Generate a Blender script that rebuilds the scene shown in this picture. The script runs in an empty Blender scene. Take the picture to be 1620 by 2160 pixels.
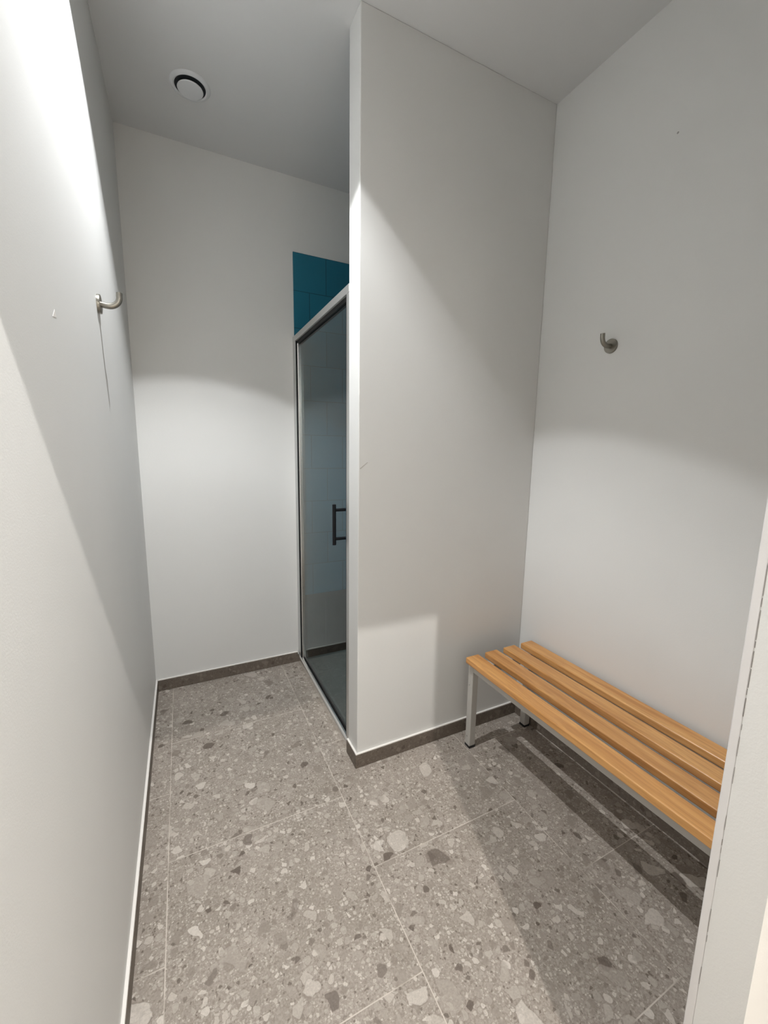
import bpy, bmesh, math, random
from mathutils import Vector, Matrix

random.seed(7)
scene = bpy.context.scene
COL = scene.collection

# ------------------------------------------------------------------ measures (metres)
H = 2.769            # ceiling height
YB = 2.410           # back wall
X1 = 0.792           # end of the partition / shower front
Y1 = 1.439           # partition front
Y1B = 1.539          # partition back
X2 = 1.6795          # right wall
DX = 0.863           # doorway right jamb
DY0, DY1 = 0.184, 0.251   # front wall faces
DH = 2.10            # doorway height
HS = 0.061           # skirting height (without the sealant bead)
SK = 0.010           # skirting thickness
CX0, CX1, CY0 = -1.3, 2.5, -1.5   # corridor behind the doorway
G1, TP = 0.0817, 0.6005           # first grout line, tile pitch
L1 = (0.265, 1.275)   # changing room downlight
L2 = (0.70, -0.375)  # corridor downlight

# ------------------------------------------------------------------ node helpers
class NT:
    def __init__(self, name):
        self.m = bpy.data.materials.new(name)
        self.m.use_nodes = True
        self.t = self.m.node_tree
        self.t.nodes.clear()
        self.out = self.n('ShaderNodeOutputMaterial')
    def n(self, typ, **kw):
        nd = self.t.nodes.new(typ)
        for k, v in kw.items():
            setattr(nd, k, v)
        return nd
    def link(self, a, b):
        self.t.links.new(a, b)
    def setin(self, sock, v):
        if isinstance(v, bpy.types.NodeSocket):
            self.link(v, sock)
        elif v is not None:
            sock.default_value = v
    def math(self, op, a, b=None, c=None):
        nd = self.n('ShaderNodeMath', operation=op)
        self.setin(nd.inputs[0], a)
        if b is not None: self.setin(nd.inputs[1], b)
        if c is not None: self.setin(nd.inputs[2], c)
        return nd.outputs[0]
    def vmath(self, op, a, b=None, scale=None):
        nd = self.n('ShaderNodeVectorMath', operation=op)
        self.setin(nd.inputs[0], a)
        if b is not None: self.setin(nd.inputs[1], b)
        if scale is not None: self.setin(nd.inputs['Scale'], scale)
        return nd.outputs['Value'] if op in ('LENGTH', 'DOT_PRODUCT', 'DISTANCE') else nd.outputs[0]
    def mix(self, fac, a, b, mode='MIX'):
        nd = self.n('ShaderNodeMix', data_type='RGBA', blend_type=mode)
        self.setin(nd.inputs[0], fac)
        self.setin(nd.inputs[6], a)
        self.setin(nd.inputs[7], b)
        return nd.outputs[2]
    def ss(self, v, lo, hi, a=0.0, b=1.0):
        nd = self.n('ShaderNodeMapRange', interpolation_type='SMOOTHSTEP')
        self.setin(nd.inputs[0], v)
        nd.inputs[1].default_value = lo; nd.inputs[2].default_value = hi
        nd.inputs[3].default_value = a; nd.inputs[4].default_value = b
        return nd.outputs[0]
    def noise(self, vec, scale, detail=2.0, rough=0.5):
        nd = self.n('ShaderNodeTexNoise')
        self.setin(nd.inputs['Vector'], vec)
        nd.inputs['Scale'].default_value = scale
        nd.inputs['Detail'].default_value = detail
        nd.inputs['Roughness'].default_value = rough
        return nd
    def vor(self, vec, scale, feature='F1', dim='2D', rnd=1.0):
        nd = self.n('ShaderNodeTexVoronoi', feature=feature, voronoi_dimensions=dim)
        self.setin(nd.inputs['Vector'], vec)
        nd.inputs['Scale'].default_value = scale
        nd.inputs['Randomness'].default_value = rnd
        return nd
    def ramp(self, fac, stops, interp='LINEAR'):
        nd = self.n('ShaderNodeValToRGB')
        nd.color_ramp.interpolation = interp
        el = nd.color_ramp.elements
        while len(el) > 1: el.remove(el[-1])
        el[0].position, el[0].color = stops[0][0], (*stops[0][1], 1)
        for p, c in stops[1:]:
            e = el.new(p); e.color = (*c, 1)
        self.setin(nd.inputs[0], fac)
        return nd.outputs[0]
    def bump(self, height, strength, dist):
        nd = self.n('ShaderNodeBump')
        nd.inputs['Strength'].default_value = strength
        nd.inputs['Distance'].default_value = dist
        self.setin(nd.inputs['Height'], height)
        return nd.outputs[0]
    def bsdf(self, color=None, rough=None, metal=0.0, normal=None, spec=None, coat=None):
        b = self.n('ShaderNodeBsdfPrincipled')
        if color is not None: self.setin(b.inputs['Base Color'], color if isinstance(color, bpy.types.NodeSocket) else (*color, 1))
        if rough is not None: self.setin(b.inputs['Roughness'], rough)
        b.inputs['Metallic'].default_value = metal
        if normal is not None: self.link(normal, b.inputs['Normal'])
        if spec is not None: b.inputs['Specular IOR Level'].default_value = spec
        if coat is not None:
            b.inputs['Coat Weight'].default_value = coat
            b.inputs['Coat Roughness'].default_value = 0.25
        self.link(b.outputs[0], self.out.inputs[0])
        return b
    def objco(self):
        return self.n('ShaderNodeTexCoord').outputs['Object']

def paint(name, col, rough=0.5, scale=260.0, strength=0.12):
    k = NT(name)
    co = k.objco()
    n1 = k.noise(co, scale, 3.0, 0.6)
    n2 = k.noise(co, 3.0, 2.0, 0.5)
    c = k.mix(k.math('MULTIPLY', k.ss(n2.outputs[0], 0.35, 0.7), 0.35), (*col, 1), (*[v * 0.96 for v in col], 1))
    k.bsdf(c, rough, normal=k.bump(n1.outputs[0], strength, 0.002), spec=0.35)
    return k.m

def terrazzo(k, co2, dark=1.0):
    """colour of a pebbled stone-look tile for 2D coordinates co2 (metres)"""
    wob = k.noise(co2, 45.0, 3.0, 0.6)
    off = k.vmath('SUBTRACT', wob.outputs['Color'], (0.5, 0.5, 0.5))
    co = k.vmath('ADD', co2, k.vmath('SCALE', off, scale=0.010))
    wob2 = k.noise(co2, 16.0, 2.0, 0.5)
    cob = k.vmath('ADD', co, k.vmath('SCALE', k.vmath('SUBTRACT', wob2.outputs['Color'], (0.5, 0.5, 0.5)), scale=0.035))
    big = k.noise(co2, 5.0, 3.0, 0.6)
    fine = k.noise(co2, 170.0, 4.0, 0.7)
    col = k.ramp(fine.outputs[0], [(0.25, (0.205, 0.173, 0.146)), (0.48, (0.330, 0.287, 0.248)), (0.75, (0.49, 0.438, 0.390))])
    col = k.mix(k.ss(big.outputs[0], 0.36, 0.70), col, k.mix(1.0, col, (0.86, 0.86, 0.84, 1), 'MULTIPLY'))
    # stones from small grains to large chips: (scale, share of cells kept, edge, opacity, shift)
    for sc, keep, e0, op, sh, src in ((160.0, 0.60, 0.04, 0.70, 0.0, co), (85.0, 0.50, 0.05, 0.75, 3.1, co),
                                      (44.0, 0.38, 0.06, 0.85, 7.7, co), (23.0, 0.21, 0.07, 0.85, 1.9, cob), (12.5, 0.13, 0.08, 0.68, 5.2, cob)):
        v = k.vmath('ADD', src, (sh, sh * 1.7, 0.0))
        f1 = k.vor(v, sc)
        ed = k.vor(v, sc, 'DISTANCE_TO_EDGE')
        sep = k.n('ShaderNodeSeparateColor')
        k.link(f1.outputs['Color'], sep.inputs[0])
        r, g, b = sep.outputs
        gate = k.math('LESS_THAN', r, keep)
        # the cut-off varies from chip to chip so that sizes vary
        lim = k.math('ADD', k.math('MULTIPLY', b, 0.16), e0)
        d = k.math('MINIMUM', k.math('SUBTRACT', ed.outputs['Distance'], lim), k.math('MULTIPLY', k.math('SUBTRACT', 0.50, f1.outputs['Distance']), 0.6))
        m = k.math('MULTIPLY', k.ss(d, 0.0, 0.035), gate)
        tone = k.ramp(g, [(0.0, (0.105, 0.080, 0.064)), (0.05, (0.14, 0.112, 0.094)), (0.11, (0.25, 0.215, 0.183)), (0.35, (0.34, 0.298, 0.259)),
                          (0.58, (0.405, 0.362, 0.318)), (0.80, (0.51, 0.460, 0.410)), (1.0, (0.63, 0.580, 0.525))])
        tone = k.mix(0.35, tone, k.mix(1.0, tone, k.ramp(fine.outputs[0], [(0.3, (0.6, 0.6, 0.6)), (0.7, (1.25, 1.24, 1.22))]), 'MULTIPLY'))
        rim = k.math('MULTIPLY', k.math('MULTIPLY', k.ss(d, -0.05, 0.0), k.ss(d, 0.0, 0.05, 1.0, 0.0)), gate)
        col = k.mix(k.math('MULTIPLY', rim, 0.25), col, (0.19, 0.155, 0.128, 1))
        col = k.mix(k.math('MULTIPLY', m, op), col, tone)
    if dark != 1.0:
        col = k.mix(1.0, col, (dark, dark * 0.97, dark * 0.93, 1), 'MULTIPLY')
    return col, fine

def floor_material():
    k = NT('terrazzo_floor_tile')
    sp = k.n('ShaderNodeSeparateXYZ'); k.link(k.objco(), sp.inputs[0])
    x, y = sp.outputs[0], sp.outputs[1]
    u = k.math('DIVIDE', k.math('SUBTRACT', x, G1), TP)
    c = k.math('FLOOR', u)
    odd = k.math('FLOORED_MODULO', c, 2.0)
    v = k.math('DIVIDE', k.math('SUBTRACT', k.math('SUBTRACT', y, 0.7255), k.math('MULTIPLY', odd, TP * 0.4965)), TP * 0.9955)
    r = k.math('FLOOR', v)
    fu, fv = k.math('SUBTRACT', u, c), k.math('SUBTRACT', v, r)
    du = k.math('MINIMUM', fu, k.math('SUBTRACT', 1.0, fu))
    dv = k.math('MINIMUM', fv, k.math('SUBTRACT', 1.0, fv))
    d = k.math('MINIMUM', du, dv)
    g = k.ss(d, 0.0016, 0.0030, 1.0, 0.0)
    cb = k.n('ShaderNodeCombineXYZ')
    k.link(k.math('MULTIPLY', c, 3.37), cb.inputs[0]); k.link(k.math('MULTIPLY', r, 5.71), cb.inputs[1])
    pos = k.n('ShaderNodeCombineXYZ'); k.link(x, pos.inputs[0]); k.link(y, pos.inputs[1])
    co2 = k.vmath('ADD', pos.outputs[0], cb.outputs[0])
    col, fine = terrazzo(k, co2)
    gn = k.noise(pos.outputs[0], 9.0, 2.0)
    gcol = k.mix(k.ss(gn.outputs[0], 0.44, 0.66), (0.62, 0.56, 0.50, 1), (0.42, 0.37, 0.32, 1))
    col = k.mix(k.math('MULTIPLY', g, 0.85), col, gcol)
    rough = k.math('ADD', 0.50, k.math('MULTIPLY', g, 0.35))
    k.bsdf(col, rough, normal=k.bump(k.math('SUBTRACT', fine.outputs[0], k.math('MULTIPLY', g, 3.0)), 0.15, 0.0006), spec=0.35)
    return k.m

def skirting_material():
    k = NT('terrazzo_skirting_tile')
    sp = k.n('ShaderNodeSeparateXYZ'); k.link(k.objco(), sp.inputs[0])
    cb = k.n('ShaderNodeCombineXYZ')
    k.link(k.math('ADD', sp.outputs[0], sp.outputs[1]), cb.inputs[0]); k.link(sp.outputs[2], cb.inputs[1])
    col, fine = terrazzo(k, cb.outputs[0], 0.50)
    col = k.mix(0.45, col, (0.135, 0.105, 0.083, 1))
    k.bsdf(col, 0.5, spec=0.35)
    return k.m

def shower_tile_material():
    """square teal tiles in running bond above two courses of grey stone tile"""
    k = NT('shower_wall_tile')
    sp = k.n('ShaderNodeSeparateXYZ'); k.link(k.objco(), sp.inputs[0])
    h = k.math('SUBTRACT', k.math('ADD', sp.outputs[0], k.math('MULTIPLY', k.math('SUBTRACT', sp.outputs[1], YB), -1.0)), 0.80)
    z = k.math('SUBTRACT', sp.outputs[2], 0.43)
    P = 0.1965
    row = k.math('FLOOR', k.math('DIVIDE', z, P))
    odd = k.math('FLOORED_MODULO', row, 2.0)
    u = k.math('DIVIDE', k.math('ADD', h, k.math('MULTIPLY', k.math('SUBTRACT', 1.0, odd), 0.098)), P)
    fu = k.math('FRACT', u)
    fz = k.math('FRACT', k.math('DIVIDE', k.math('ADD', z, 10 * P), P))
    d = k.math('MINIMUM', k.math('MINIMUM', fu, k.math('SUBTRACT', 1.0, fu)), k.math('MINIMUM', fz, k.math('SUBTRACT', 1.0, fz)))
    g = k.ss(d, 0.006, 0.013, 1.0, 0.0)
    wn = k.n('ShaderNodeTexWhiteNoise', noise_dimensions='2D')
    cb = k.n('ShaderNodeCombineXYZ'); k.link(k.math('FLOOR', u), cb.inputs[0]); k.link(row, cb.inputs[1])
    k.link(cb.outputs[0], wn.inputs['Vector'])
    teal = k.mix(wn.outputs['Value'], (0.020, 0.155, 0.235, 1), (0.026, 0.180, 0.270, 1))
    teal = k.mix(g, teal, (0.013, 0.085, 0.125, 1))
    low = k.math('LESS_THAN', z, 0.0)
    nz = k.noise(k.objco(), 30.0, 4.0, 0.6)
    grey = k.ramp(nz.outputs[0], [(0.3, (0.055, 0.060, 0.058)), (0.7, (0.090, 0.093, 0.089))])
    u2 = k.math('FRACT', k.math('DIVIDE', k.math('ADD', h, 0.12), 0.30))
    g2 = k.ss(k.math('MINIMUM', u2, k.math('SUBTRACT', 1.0, u2)), 0.004, 0.008, 1.0, 0.0)
    grey = k.mix(k.math('MULTIPLY', g2, 0.5), grey, (0.20, 0.20, 0.19, 1))
    col = k.mix(low, teal, grey)
    k.bsdf(col, 0.28, normal=k.bump(k.math('MULTIPLY', g, -1.0), 0.4, 0.001), spec=0.4)
    return k.m

def wood_material():
    k = NT('varnished_pine')
    oi = k.n('ShaderNodeObjectInfo')
    co = k.objco()
    rnd = oi.outputs['Random']
    shift = k.n('ShaderNodeCombineXYZ')
    k.link(k.math('MULTIPLY', rnd, 11.0), shift.inputs[0]); k.link(k.math('MULTIPLY', rnd, 7.0), shift.inputs[1]); k.link(k.math('MULTIPLY', rnd, 3.0), shift.inputs[2])
    p = k.vmath('ADD', co, shift.outputs[0])
    # long grain runs along local y
    st = k.vmath('MULTIPLY', p, (1.0, 0.055, 1.0))
    warp = k.noise(k.vmath('MULTIPLY', p, (1.0, 0.35, 1.0)), 7.0, 2.0)
    st = k.vmath('ADD', st, k.vmath('SCALE', warp.outputs['Color'], scale=0.03))
    g1 = k.noise(st, 110.0, 4.0, 0.62)
    g2 = k.noise(st, 32.0, 3.0, 0.55)
    col = k.ramp(g2.outputs[0], [(0.30, (0.48, 0.225, 0.068)), (0.50, (0.62, 0.325, 0.112)), (0.72, (0.71, 0.405, 0.160))])
    col = k.mix(k.ss(g1.outputs[0], 0.40, 0.68, 0.0, 0.42), col, (0.36, 0.150, 0.045, 1))
    # a few knots
    kn = k.vor(k.vmath('MULTIPLY', p, (1.0, 0.55, 1.0)), 9.0, dim='3D')
    sepk = k.n('ShaderNodeSeparateColor'); k.link(kn.outputs['Color'], sepk.inputs[0])
    kd = k.math('ADD', kn.outputs['Distance'], k.math('MULTIPLY', g1.outputs[0], 0.10))
    km = k.math('MULTIPLY', k.ss(kd, 0.09, 0.19, 1.0, 0.0), k.math('LESS_THAN', sepk.outputs[0], 0.28))
    col = k.mix(k.math('MULTIPLY', km, 0.75), col, (0.26, 0.085, 0.022, 1))
    tint = k.ramp(rnd, [(0.0, (0.90, 0.84, 0.80)), (0.5, (1.0, 0.97, 0.92)), (1.0, (1.06, 1.0, 0.90))])
    col = k.mix(1.0, col, tint, 'MULTIPLY')
    k.bsdf(col, k.math('ADD', 0.30, k.math('MULTIPLY', g1.outputs[0], 0.15)), normal=k.bump(g1.outputs[0], 0.12, 0.0008), spec=0.45, coat=0.25)
    return k.m

def metal(name, col, rough, aniso=None, brush=None):
    k = NT(name)
    co = k.objco()
    n = k.noise(k.vmath('MULTIPLY', co, brush or (1, 1, 1)), 220.0, 3.0, 0.6)
    r = k.math('ADD', rough - 0.05, k.math('MULTIPLY', n.outputs[0], 0.10))
    k.bsdf(k.mix(k.math('MULTIPLY', n.outputs[0], 0.3), (*col, 1), (*[v * 0.85 for v in col], 1)), r, metal=1.0)
    return k.m

def plain(name, col, rough=0.5, spec=0.5, nscale=90.0):
    k = NT(name)
    n = k.noise(k.objco(), nscale, 3.0)
    c = k.mix(k.math('MULTIPLY', n.outputs[0], 0.25), (*col, 1), (*[v * 0.86 for v in col], 1))
    k.bsdf(c, rough, spec=spec)
    return k.m

def glass_material():
    k = NT('clear_shower_glass')
    n = k.noise(k.objco(), 6.0, 2.0)
    tr = k.n('ShaderNodeBsdfTransparent')
    k.link(k.mix(k.math('MULTIPLY', n.outputs[0], 0.2), (0.78, 0.86, 0.87, 1), (0.75, 0.83, 0.84, 1)), tr.inputs[0])
    gl = k.n('ShaderNodeBsdfGlossy'); gl.inputs['Roughness'].default_value = 0.03
    ge = k.n('ShaderNodeNewGeometry')
    cs = k.math('ABSOLUTE', k.vmath('DOT_PRODUCT', ge.outputs['Incoming'], ge.outputs['Normal']))
    fr = k.math('ADD', 0.03, k.math('MULTIPLY', 0.72, k.math('POWER', k.math('SUBTRACT', 1.0, cs), 5.0)))
    mx = k.n('ShaderNodeMixShader')
    k.link(fr, mx.inputs[0]); k.link(tr.outputs[0], mx.inputs[1]); k.link(gl.outputs[0], mx.inputs[2])
    k.link(mx.outputs[0], k.out.inputs[0])
    return k.m

def lamp_lens_material(strength):
    k = NT('lit_lamp_lens')
    n = k.noise(k.objco(), 40.0, 1.0)
    e = k.n('ShaderNodeEmission')
    k.link(k.mix(n.outputs[0], (1.0, 0.98, 0.95, 1), (0.97, 0.97, 0.97, 1)), e.inputs[0])
    e.inputs[1].default_value = strength
    k.link(e.outputs[0], k.out.inputs[0])
    return k.m

M = dict(
    wall=paint('white_wall_paint', (0.75, 0.75, 0.735)),
    ceil=paint('white_ceiling_paint', (0.70, 0.71, 0.715), 0.7),
    trim=paint('white_gloss_trim_paint', (0.73, 0.715, 0.71), 0.40, 120.0, 0.05),
    floor=floor_material(), skirt=skirting_material(), tile=shower_tile_material(), wood=wood_material(),
    bead=plain('white_sealant', (0.86, 0.83, 0.79), 0.45),
    bench=plain('light_grey_powder_coat', (0.50, 0.485, 0.455), 0.42, 0.4, 300.0),
    rubber=plain('black_rubber', (0.012, 0.012, 0.012), 0.6),
    black=plain('matt_black_metal', (0.006, 0.007, 0.009), 0.5, 0.2),
    seal=plain('black_seal', (0.006, 0.007, 0.008), 0.55, 0.3),
    chrome=metal('polished_aluminium', (0.88, 0.875, 0.86), 0.24),
    satin=metal('satin_aluminium', (0.66, 0.67, 0.665), 0.48),
    steel=metal('brushed_stainless_steel', (0.30, 0.285, 0.25), 0.33),
    screw=metal('zinc_screw', (0.42, 0.41, 0.40), 0.40),
    glass=glass_material(),
    vent=plain('white_enamel', (0.74, 0.76, 0.78), 0.4),
    gap=plain('dark_duct', (0.02, 0.024, 0.03), 0.7),
    crack=plain('dark_crack', (0.20, 0.185, 0.175), 0.9),
    tray=plain('grey_shower_floor', (0.26, 0.26, 0.25), 0.45, 0.4, 14.0),
    lens=lamp_lens_material(3.0),
)

# ------------------------------------------------------------------ mesh helpers
def add_box(bm, lo, hi):
    lo, hi = Vector(lo), Vector(hi)
    vs = [bm.verts.new((x, y, z)) for x in (lo.x, hi.x) for y in (lo.y, hi.y) for z in (lo.z, hi.z)]
    for f in ((0, 1, 3, 2), (4, 6, 7, 5), (0, 4, 5, 1), (2, 3, 7, 6), (0, 2, 6, 4), (1, 5, 7, 3)):
        bm.faces.new([vs[i] for i in f])

def add_lathe(bm, prof, seg=48, mat=None, cap=True):
    """prof: list of (radius, height) turned about the local z axis"""
    mat = mat or Matrix.Identity(4)
    rings = []
    for r, z in prof:
        if r < 1e-6:
            rings.append([bm.verts.new(mat @ Vector((0, 0, z)))])
        else:
            rings.append([bm.verts.new(mat @ Vector((r * math.cos(2 * math.pi * i / seg), r * math.sin(2 * math.pi * i / seg), z))) for i in range(seg)])
    for a, b in zip(rings, rings[1:]):
        for i in range(seg):
            j = (i + 1) % seg
            q = [a[i % len(a)], a[j % len(a)], b[j % len(b)], b[i % len(b)]]
            u = []
            for v in q:
                if v not in u: u.append(v)
            if len(u) >= 3: bm.faces.new(u)

def add_tube(bm, pts, r, seg=20, round_end=True):
    pts = [Vector(p) for p in pts]
    n = len(pts)
    tang = [((pts[min(i + 1, n - 1)] - pts[max(i - 1, 0)]).normalized()) for i in range(n)]
    ref = Vector((0, 1, 0))
    rings = []
    def ring(p, t, rr):
        a = ref - t * ref.dot(t)
        if a.length < 1e-4: a = Vector((1, 0, 0)) - t * t.x
        a.normalize(); b = t.cross(a)
        return [bm.verts.new(p + (a * math.cos(2 * math.pi * i / seg) + b * math.sin(2 * math.pi * i / seg)) * rr) for i in range(seg)]
    for p, t in zip(pts, tang): rings.append(ring(p, t, r))
    if round_end:
        for q in (0.35, 0.7, 0.92):
            rings.append(ring(pts[-1] + tang[-1] * (r * 0.35 * q), tang[-1], r * math.sqrt(max(0.0, 1 - q ** 3))))
    for a, b in zip(rings, rings[1:]):
        for i in range(seg):
            j = (i + 1) % seg
            bm.faces.new((a[i], a[j], b[j], b[i]))
    bm.faces.new(rings[0][::-1]); bm.faces.new(rings[-1])

def add_prism(bm, poly, axis, a, b):
    """poly of 2D points swept along an axis ('x','y','z') from a to b"""
    def P(p, t):
        return {'x': (t, p[0], p[1]), 'y': (p[0], t, p[1]), 'z': (p[0], p[1], t)}[axis]
    va = [bm.verts.new(P(p, a)) for p in poly]; vb = [bm.verts.new(P(p, b)) for p in poly]
    n = len(poly)
    for i in range(n):
        bm.faces.new((va[i], va[(i + 1) % n], vb[(i + 1) % n], vb[i]))
    bm.faces.new(va[::-1]); bm.faces.new(vb)

def obj(name, bm, m, parent=None, loc=None, smooth=False, bevel=0.0, seg=2):
    bmesh.ops.recalc_face_normals(bm, faces=bm.faces[:])
    if loc is not None:
        for v in bm.verts: v.co -= Vector(loc)
    me = bpy.data.meshes.new(name); bm.to_mesh(me); bm.free()
    if smooth:
        for p in me.polygons: p.use_smooth = True
    o = bpy.data.objects.new(name, me); COL.objects.link(o)
    if loc is not None: o.location = loc
    me.materials.append(M[m])
    if bevel > 0:
        md = o.modifiers.new('edge', 'BEVEL'); md.width = bevel; md.segments = seg; md.limit_method = 'ANGLE'; md.angle_limit = math.radians(40)
    if smooth:
        md = o.modifiers.new('split', 'EDGE_SPLIT'); md.split_angle = math.radians(38)
    if parent is not None:
        o.parent = parent
        o.location = o.location - parent_world(parent)
    return o

def parent_world(p):
    v = Vector((0, 0, 0))
    while p is not None:
        v += Vector(p.location); p = p.parent
    return v

def box_obj(name, lo, hi, m, parent=None, bevel=0.0, loc=None):
    bm = bmesh.new(); add_box(bm, lo, hi)
    return obj(name, bm, m, parent, loc, bevel=bevel)

def structure(o, label=None):
    o['kind'] = 'structure'
    if label: o['label'] = label
    return o

def thing(name, label, cat, loc, group=None):
    o = bpy.data.objects.new(name, None); COL.objects.link(o)
    o.empty_display_size = 0.05
    o.location = loc; o['label'] = label; o['category'] = cat
    if group: o['group'] = group
    return o

# ------------------------------------------------------------------ the room shell
T = 0.12
structure(box_obj('floor', (CX0, CY0, -0.08), (CX1, YB + T, 0.0), 'floor'), 'grey beige tiled floor with pebbled stone pattern')
structure(box_obj('ceiling', (CX0, CY0, H), (CX1, YB + T, H + 0.08), 'ceil'), 'plain white ceiling')
structure(box_obj('wall_left', (-T, DY0, 0), (0, YB + T, H), 'wall'), 'white painted wall with the hook on the left')
wb = structure(box_obj('wall_back', (0, YB, 0), (X2 + T, YB + T, H), 'wall'), 'white painted back wall beside the shower')
structure(box_obj('wall_right', (X2, DY0, 0), (X2 + T, YB, H), 'wall'), 'white painted wall behind the bench')
structure(box_obj('wall_partition', (X1, Y1, 0), (X2, Y1B, H), 'wall', bevel=0.003), 'white partition between shower and bench')
# front wall with the doorway the photograph is taken through
bm = bmesh.new()
add_box(bm, (DX, DY0, 0), (X2, DY1 - 0.012, H))
add_box(bm, (0, DY0, DH), (DX, DY1 - 0.012, H))
structure(obj('wall_front', bm, 'wall'), 'white wall around the doorway')
# corridor behind the doorway
bm = bmesh.new()
add_box(bm, (CX0, DY0, 0), (-T, DY0 + 0.1, H)); add_box(bm, (X2 + T, DY0, 0), (CX1, DY0 + 0.1, H))
structure(obj('wall_corridor_inner', bm, 'wall'))
structure(box_obj('wall_corridor_outer', (CX0, CY0 - T, 0), (CX1, CY0, H), 'wall'))
structure(box_obj('wall_corridor_left', (CX0 - T, CY0, 0), (CX0, DY0 + 0.1, H), 'wall'))
structure(box_obj('wall_corridor_right', (CX1, CY0, 0), (CX1 + T, DY0 + 0.1, H), 'wall'))

# door casing on the room side of the front wall (its edge is the strip at the right of the view)
bm = bmesh.new()
add_box(bm, (DX, DY1 - 0.012, 0), (DX + 0.06, DY1, DH + 0.06))
add_box(bm, (0, DY1 - 0.012, DH), (DX, DY1, DH + 0.06))
cas = structure(obj('trim_1', bm, 'trim', bevel=0.0015), 'white door casing along the right edge of the doorway')
# broken hairline crack between casing and reveal
bm = bmesh.new()
z = 0.05
rc = random.Random(3)
while z < 1.62:
    dense = 1.0 if z > 0.98 else 0.35
    ln = rc.uniform(0.008, 0.05)
    wdt = rc.uniform(0.00035, 0.0011) if z > 0.98 else rc.uniform(0.0001, 0.0004)
    if rc.random() < 0.55 + 0.4 * dense:
        yy = DY1 - 0.012 + rc.uniform(-0.0004, 0.0004)
        add_box(bm, (DX - 0.0004, yy - wdt / 2, z), (DX + 0.002, yy + wdt / 2, z + ln))
    z += ln + rc.uniform(0.0005, 0.006) / dense
obj('crack', bm, 'crack', cas)

# skirting tiles, each with its bead of sealant on top
def skirting(name, boxes, bead_boxes, label):
    bm = bmesh.new()
    for lo, hi in boxes: add_box(bm, lo, hi)
    s = structure(obj(name, bm, 'skirt', bevel=0.0012), label)
    bm = bmesh.new()
    for lo, hi in bead_boxes: add_box(bm, lo, hi)
    b = obj('sealant_bead', bm, 'bead', s, bevel=0.002)
    b['label'] = 'white sealant line'
B = 0.006
skirting('baseboard_left', [((0, DY1, 0), (SK, YB, HS))], [((0, DY1, HS), (SK - 0.001, YB, HS + B))], 'brown tile skirting along the left wall')
skirting('baseboard_back', [((SK, YB - SK, 0), (0.785, YB, HS))], [((SK, YB - SK + 0.002, HS), (0.785, YB, HS + B))], 'brown tile skirting along the back wall')
skirting('baseboard_partition', [((X1 - SK, Y1 - SK, 0), (X2, Y1, HS)), ((X1 - SK, Y1, 0), (X1, Y1B, HS))],
         [((X1 - SK + 0.001, Y1 - SK + 0.001, HS), (X2, Y1, HS + B)), ((X1 - SK + 0.001, Y1, HS), (X1, Y1B, HS + B))], 'brown tile skirting around the partition')
skirting('baseboard_right', [((X2 - SK, DY1, 0), (X2, Y1 - SK, HS))], [((X2 - SK + 0.001, DY1, HS), (X2, Y1 - SK, HS + B))], 'brown tile skirting behind the bench')

# small marks on the paint
wl, wr, wp = (bpy.data.objects[n] for n in ('wall_left', 'wall_right', 'wall_partition'))
bm = bmesh.new(); add_prism(bm, [(0.958, 1.568), (0.984, 1.572), (0.975, 1.584)], 'x', -0.001, 0.0006)
obj('paint_chip', bm, 'bead', wl)
bm = bmesh.new(); add_lathe(bm, [(0.0, 0.0012), (0.002, 0.001), (0.0034, 0.0), (0.0, -0.001)], 14, Matrix.Translation((X2, 0.924, 2.357)) @ Matrix.Rotation(-math.pi / 2, 4, 'Y'))
obj('mark', bm, 'screw', wr)
bm = bmesh.new(); add_prism(bm, [(0.797, 1.266), (0.814, 1.279), (0.829, 1.290), (0.830, 1.2885), (0.815, 1.276), (0.800, 1.263)], 'y', Y1 - 0.0003, Y1 + 0.001)
obj('scuff', bm, 'bench', wp)

# shower recess: tiled back wall, tiled inner walls, shower floor, dark joint at the bottom
structure(box_obj('tile_cladding', (0.800, YB - 0.009, 0.0), (X2, YB, 2.395), 'tile', wb), 'teal square wall tiles above grey lower tiles')
box_obj('floor_joint', (0.83, YB - 0.011, 0.012), (X2, YB - 0.009, 0.062), 'seal', wb)
structure(box_obj('wall_shower_right', (X2 - 0.009, Y1B, 0.0), (X2, YB - 0.009, 2.395), 'tile'), 'teal tiles on the right wall of the shower')
structure(box_obj('wall_shower_front', (X1 + 0.05, Y1B, 0.0), (X2 - 0.009, Y1B + 0.009, 2.395), 'tile'), 'teal tiles on the rear of the partition')
structure(box_obj('floor_shower', (X1 + 0.045, Y1B + 0.009, 0.0), (X2 - 0.009, YB - 0.011, 0.012), 'tray'), 'smooth grey shower floor')

# ------------------------------------------------------------------ shower enclosure
XF = 0.791           # outer face of the frame
SY0, SY1 = Y1B, YB
ZT = 1.952
en = thing('shower_enclosure', 'framed clear glass shower door with black handle beside the white partition', 'shower door', (XF + 0.02, (SY0 + SY1) / 2, 0))
bm = bmesh.new()      # threshold with a rounded nose
NX = XF - 0.008
prof = [(NX, 0.0), (NX, 0.038)] + [(NX + 0.014 - 0.014 * math.cos(a), 0.038 + 0.014 * math.sin(a)) for a in [math.radians(d) for d in (15, 30, 45, 60, 75, 90)]] + \
       [(XF + 0.012, 0.052), (XF + 0.012, 0.044), (XF + 0.024, 0.044), (XF + 0.024, 0.050), (XF + 0.034, 0.046), (XF + 0.034, 0.020), (XF + 0.046, 0.014), (XF + 0.046, 0.0)]
add_prism(bm, prof, 'y', SY0, SY1)
th = obj('threshold', bm, 'chrome', en, smooth=True)
bm = bmesh.new(); add_box(bm, (XF, SY0, 1.922), (XF + 0.042, SY1, ZT))
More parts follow.
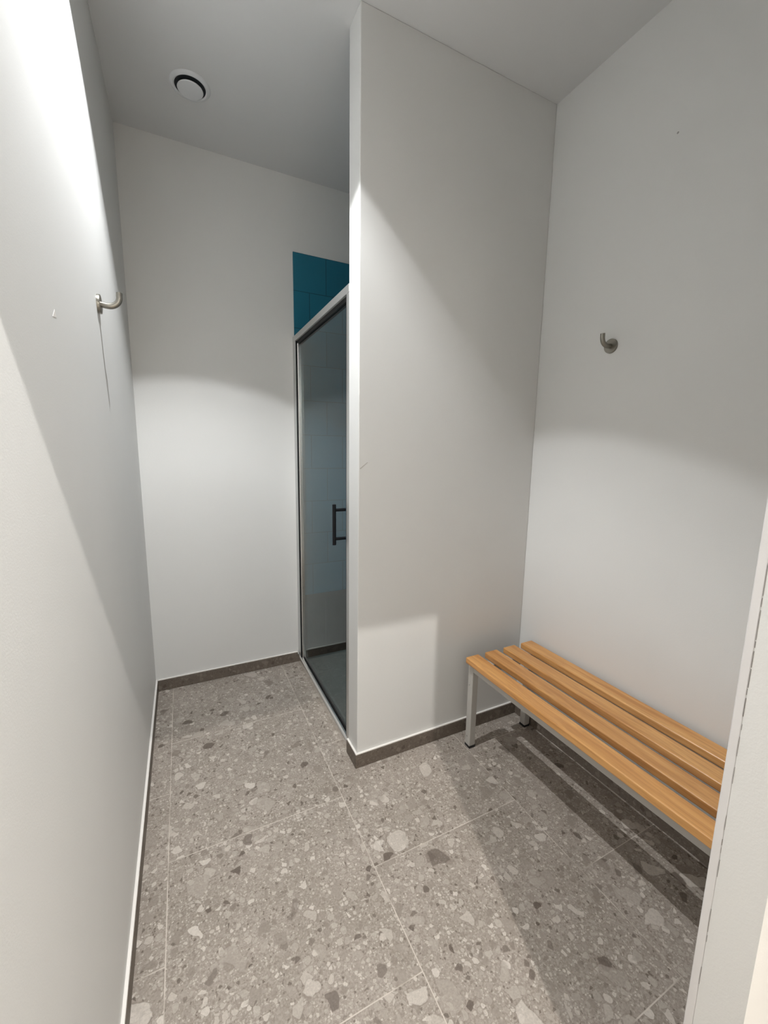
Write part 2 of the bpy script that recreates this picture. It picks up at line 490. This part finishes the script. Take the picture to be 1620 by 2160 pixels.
obj('top_rail', bm, 'satin', en, bevel=0.0015)
bm = bmesh.new(); add_box(bm, (XF + 0.010, SY0 + 0.034, 1.905), (XF + 0.034, SY1 - 0.034, 1.922))
obj('top_seal', bm, 'seal', en)
def post(y0, y1, inner):
    bm = bmesh.new()
    add_box(bm, (XF + 0.001, y0, 0.050), (XF + 0.034, y1, 1.922))
    p = obj('post', bm, 'satin', en, bevel=0.0015)
    bm = bmesh.new()
    ya, yb = (y1, y1 + 0.006) if inner > 0 else (y0 - 0.006, y0)
    add_box(bm, (XF + 0.002, ya, 0.045), (XF + 0.010, yb, 1.920)); add_box(bm, (XF + 0.024, ya, 0.045), (XF + 0.032, yb, 1.920))
    obj('gasket', bm, 'seal', p)
    return p
post(SY0, SY0 + 0.028, 1)
post(SY1 - 0.055, SY1, -1)
# inner profile that carries the pivot beside the wall post
bm = bmesh.new(); add_box(bm, (XF + 0.007, SY1 - 0.082, 0.052), (XF + 0.027, SY1 - 0.063, 1.905))
obj('pivot_profile', bm, 'chrome', en, bevel=0.002)
gx = XF + 0.020
gl = box_obj('door_glass', (gx - 0.003, SY0 + 0.034, 0.056), (gx + 0.003, SY1 - 0.081, 1.905), 'glass', en)
gl['label'] = 'clear glass panel'
bm = bmesh.new(); add_box(bm, (gx - 0.004, SY0 + 0.034, 0.050), (gx + 0.005, SY1 - 0.081, 0.064))
obj('bottom_seal', bm, 'seal', en)
hy = 1.622
hd = bpy.data.objects.new('handle', None); COL.objects.link(hd); hd.parent = gl
hd['label'] = 'black bar handle'
def cyl(a, b, r, seg=20):
    bm = bmesh.new(); add_tube(bm, [Vector(a), Vector(a).lerp(Vector(b), 0.5), Vector(b)], r, seg, False); return bm
bm = bmesh.new()
for sx in (-1, 1):
    bx = gx + sx * 0.0525
    add_tube(bm, [(bx, hy, 0.932), (bx, hy, 1.02), (bx, hy, 1.106)], 0.0078, 20, False)
    for zz in (0.958, 1.082):
        add_tube(bm, [(gx + sx * 0.003, hy, zz), (gx + sx * 0.02, hy, zz), (bx, hy, zz)], 0.0068, 16, False)
bpy.data.objects.remove(hd)
hd = obj('handle', bm, 'black', gl, smooth=True); hd['label'] = 'black bar handle'

# ------------------------------------------------------------------ bench
BX, BY0, BY1 = 1.268, 0.335, 1.345
bench = thing('bench', 'slatted pine bench on a light grey metal frame along the right wall', 'bench', ((1.268 + 1.66) / 2, (BY0 + BY1) / 2, 0))
SW, ZS = 0.069, 0.440
for i, x0 in enumerate((1.268, 1.374, 1.481, 1.589)):
    bm = bmesh.new(); add_box(bm, (x0, BY0, 0.413), (x0 + SW, BY1, ZS))
    s = obj('slat', bm, 'wood', bench, loc=(x0 + SW / 2, (BY0 + BY1) / 2, ZS - 0.012), bevel=0.0045, seg=3)
LX0, LX1 = 1.293, 1.628
LW = 0.032
for x0 in (LX0, LX1 - 0.0):
    for y0 in (BY1 + 0.008 - LW, BY0 + 0.012):
        bm = bmesh.new(); add_box(bm, (x0, y0, 0.010), (x0 + LW, y0 + LW, 0.4125))
        lg = obj('leg', bm, 'bench', bench, bevel=0.003)
        bm = bmesh.new(); add_box(bm, (x0 - 0.0015, y0 - 0.0015, 0.0), (x0 + LW + 0.0015, y0 + LW + 0.0015, 0.011))
        obj('foot_cap', bm, 'rubber', lg, bevel=0.003)
        if x0 == LX0:
            for zz in (0.304, 0.052):
                bm = bmesh.new()
                add_lathe(bm, [(0.0, 0.0016), (0.0028, 0.0014), (0.0036, 0.0), (0.0036, -0.002), (0, -0.002)], 16,
                          Matrix.Translation((x0, y0 + LW * 0.62, zz)) @ Matrix.Rotation(-math.pi / 2, 4, 'Y'))
                obj('screw', bm, 'screw', lg, smooth=True)
ry0, ry1 = BY0 + 0.012 + LW, BY1 + 0.008 - LW
box_obj('front_rail', (LX0, ry0, 0.372), (LX0 + 0.026, ry1, 0.4125), 'bench', bench, bevel=0.0025)
box_obj('back_rail', (LX1 + LW - 0.026, ry0, 0.372), (LX1 + LW, ry1, 0.4125), 'bench', bench, bevel=0.0025)
for yy in (BY1 - 0.024 - 0.040, BY0 + 0.012):
    box_obj('cross_bar', (LX0 + LW, yy if yy > 1 else yy, 0.376), (LX1, yy + 0.040, 0.4125), 'bench', bench, bevel=0.0025)

# ------------------------------------------------------------------ coat hooks
def make_hook(loc, label, ang):
    t = thing('coat_hook', label, 'coat hook', loc, 'steel coat hooks on the walls')
    bm = bmesh.new()   # rosette, axis along local +x
    rot = Matrix.Rotation(math.pi / 2, 4, 'Y')
    add_lathe(bm, [(0.0, 0.0), (0.0262, 0.0), (0.0262, 0.0072), (0.0252, 0.0085), (0.0, 0.0085)], 56, rot)
    ros = obj('rosette', bm, 'steel', t, smooth=True)
    ros.location = (0, 0, 0)
    bm = bmesh.new()
    pts = [(0.006, 0, 0), (0.013, 0, -0.0005), (0.019, 0, -0.0014)]
    c, R = Vector((0.0265, 0, 0.0265)), 0.0285
    for d in range(-95, 6, 10):
        a = math.radians(d)
        pts.append((c.x + R * math.cos(a), 0, c.z + R * math.sin(a)))
    pts.append((c.x + R + 0.0006, 0, c.z + 0.012))
    add_tube(bm, pts, 0.0082, 24, False)
    arm = obj('arm', bm, 'steel', t, smooth=True)
    arm.location = (0, 0, 0)
    t.rotation_euler = (0, 0, ang)
    return t
make_hook((0.0, 1.495, 1.742), 'satin steel coat hook high on the bright left wall', 0.0)
make_hook((X2 + 0.0005, 1.086, 1.738), 'satin steel coat hook on the wall above the slatted bench', math.pi)

# ------------------------------------------------------------------ ceiling valve
vx, vy = 0.306, 2.047
vt = thing('ceiling_vent', 'round white air valve set in the ceiling near the back wall', 'vent', (vx, vy, H))
bm = bmesh.new()
add_lathe(bm, [(0.0580, -0.0005), (0.0580, -0.006), (0.0625, -0.0085), (0.068, -0.0075), (0.075, -0.003), (0.0765, -0.0005)], 64, Matrix.Translation((vx, vy, H)))
obj('rim', bm, 'vent', vt, smooth=True)
bm = bmesh.new()
add_lathe(bm, [(0.0, -0.0012), (0.0580, -0.0012), (0.0585, -0.005), (0.0575, -0.005), (0.0570, -0.0020), (0.0, -0.0020)], 64, Matrix.Translation((vx, vy, H)))
obj('throat', bm, 'gap', vt, smooth=True)
bm = bmesh.new()
add_lathe(bm, [(0.0, -0.0115), (0.043, -0.0115), (0.0475, -0.013), (0.0485, -0.015), (0.0465, -0.0175), (0.030, -0.019), (0.0, -0.020)], 64, Matrix.Translation((vx, vy, H)))
ds = obj('disc', bm, 'vent', vt, smooth=True)
bm = bmesh.new()
add_lathe(bm, [(0.0, -0.001), (0.006, -0.001), (0.006, -0.012), (0.0, -0.012)], 20, Matrix.Translation((vx, vy, H)))
obj('spindle', bm, 'gap', vt, smooth=True)

# ------------------------------------------------------------------ downlights (all outside the frame; the far corridor pair is added fill)
def downlight(x, y, label, power, spot, nodes=None, radius=0.02, color=(1, 1, 1), blend=0.1):
    t = thing('ceiling_light', label, 'ceiling light', (x, y, H), 'recessed ceiling lights')
    bm = bmesh.new()
    add_lathe(bm, [(0.034, -0.0004), (0.034, -0.003), (0.038, -0.0045), (0.044, -0.003), (0.046, -0.0004)], 48, Matrix.Translation((x, y, H)))
    obj('rim', bm, 'vent', t, smooth=True)
    bm = bmesh.new()
    add_lathe(bm, [(0.0, -0.0022), (0.034, -0.0022), (0.034, -0.0004)], 48, Matrix.Translation((x, y, H)))
    obj('lens', bm, 'lens', t, smooth=True)
    ld = bpy.data.lights.new('lamp', 'SPOT')
    ld.energy = power; ld.spot_size = math.radians(spot); ld.spot_blend = blend
    ld.shadow_soft_size = radius; ld.color = color
    lo = bpy.data.objects.new('lamp', ld); COL.objects.link(lo)
    lo.parent = t; lo.location = (0, 0, -0.006 - radius * 0.0)
    if nodes:
        ld.use_nodes = True
        tr = ld.node_tree; em = tr.nodes['Emission']
        tc = tr.nodes.new('ShaderNodeTexCoord')
        sp = tr.nodes.new('ShaderNodeSeparateXYZ'); tr.links.new(tc.outputs['Normal'], sp.inputs[0])
        ab = tr.nodes.new('ShaderNodeMath'); ab.operation = 'ABSOLUTE'; tr.links.new(sp.outputs[2], ab.inputs[0])
        rp = tr.nodes.new('ShaderNodeValToRGB')
        el = rp.color_ramp.elements
        while len(el) > 1: el.remove(el[-1])
        el[0].position = nodes[0][0]; el[0].color = (nodes[0][1],) * 3 + (1,)
        for p, v in nodes[1:]:
            e = el.new(p); e.color = (v, v, v, 1)
        tr.links.new(ab.outputs[0], rp.inputs[0])
        tr.links.new(rp.outputs[0], em.inputs['Strength'])
    return t
# luminous intensity against the cosine of the angle from straight down
downlight(L1[0], L1[1], 'recessed round downlight in the changing room ceiling beside the left wall', 232.0, 95.0,
          [(0.0, 0.12), (0.68, 0.16), (0.715, 0.26), (0.76, 0.45), (0.80, 0.58), (0.90, 0.55), (1.0, 0.48)], 0.009, (0.965, 0.985, 1.0), 0.09)
downlight(L2[0], L2[1], 'recessed round downlight in the corridor ceiling outside the doorway', 145.0, 112.0, None, 0.009, (1.0, 0.965, 0.92), 0.2)
for lx, where in ((0.10, 'left'), (1.35, 'right')):  # unseen pair added so corridor bounce brightens the partition and right wall
    downlight(lx, -1.34, 'added unseen fill downlight near the far corridor wall, %s of the two' % where, 900.0, 54.0, None, 0.03, (1.0, 0.96, 0.90), 0.3)

# ------------------------------------------------------------------ world, camera, colour
w = bpy.data.worlds.new('world'); scene.world = w; w.use_nodes = True
w.node_tree.nodes['Background'].inputs[0].default_value = (0.5, 0.5, 0.5, 1)
w.node_tree.nodes['Background'].inputs[1].default_value = 0.05

YAW, PITCH, ROLL, F = 0.4586, -0.1551, 0.0148, 863.21
fwd = Vector((math.sin(YAW) * math.cos(PITCH), math.cos(YAW) * math.cos(PITCH), math.sin(PITCH)))
rt = Vector((math.cos(YAW), -math.sin(YAW), 0)); up = rt.cross(fwd)
r2 = rt * math.cos(ROLL) + up * math.sin(ROLL); u2 = up * math.cos(ROLL) - rt * math.sin(ROLL)
cd = bpy.data.cameras.new('camera'); cam = bpy.data.objects.new('camera', cd); COL.objects.link(cam)
mw = Matrix((r2, u2, -fwd)).transposed().to_4x4(); mw.translation = (0.192, 0.0, 1.344)
cam.matrix_world = mw
cd.sensor_fit = 'VERTICAL'; cd.sensor_height = 36.0; cd.sensor_width = 27.0
cd.lens = 36.0 * F / 2160.0
cd.clip_start = 0.01
scene.camera = cam
scene.view_settings.view_transform = 'Standard'
scene.view_settings.look = 'None'
scene.view_settings.gamma = 1.0
scene.view_settings.use_curve_mapping = False
scene.view_settings.exposure = 0.0
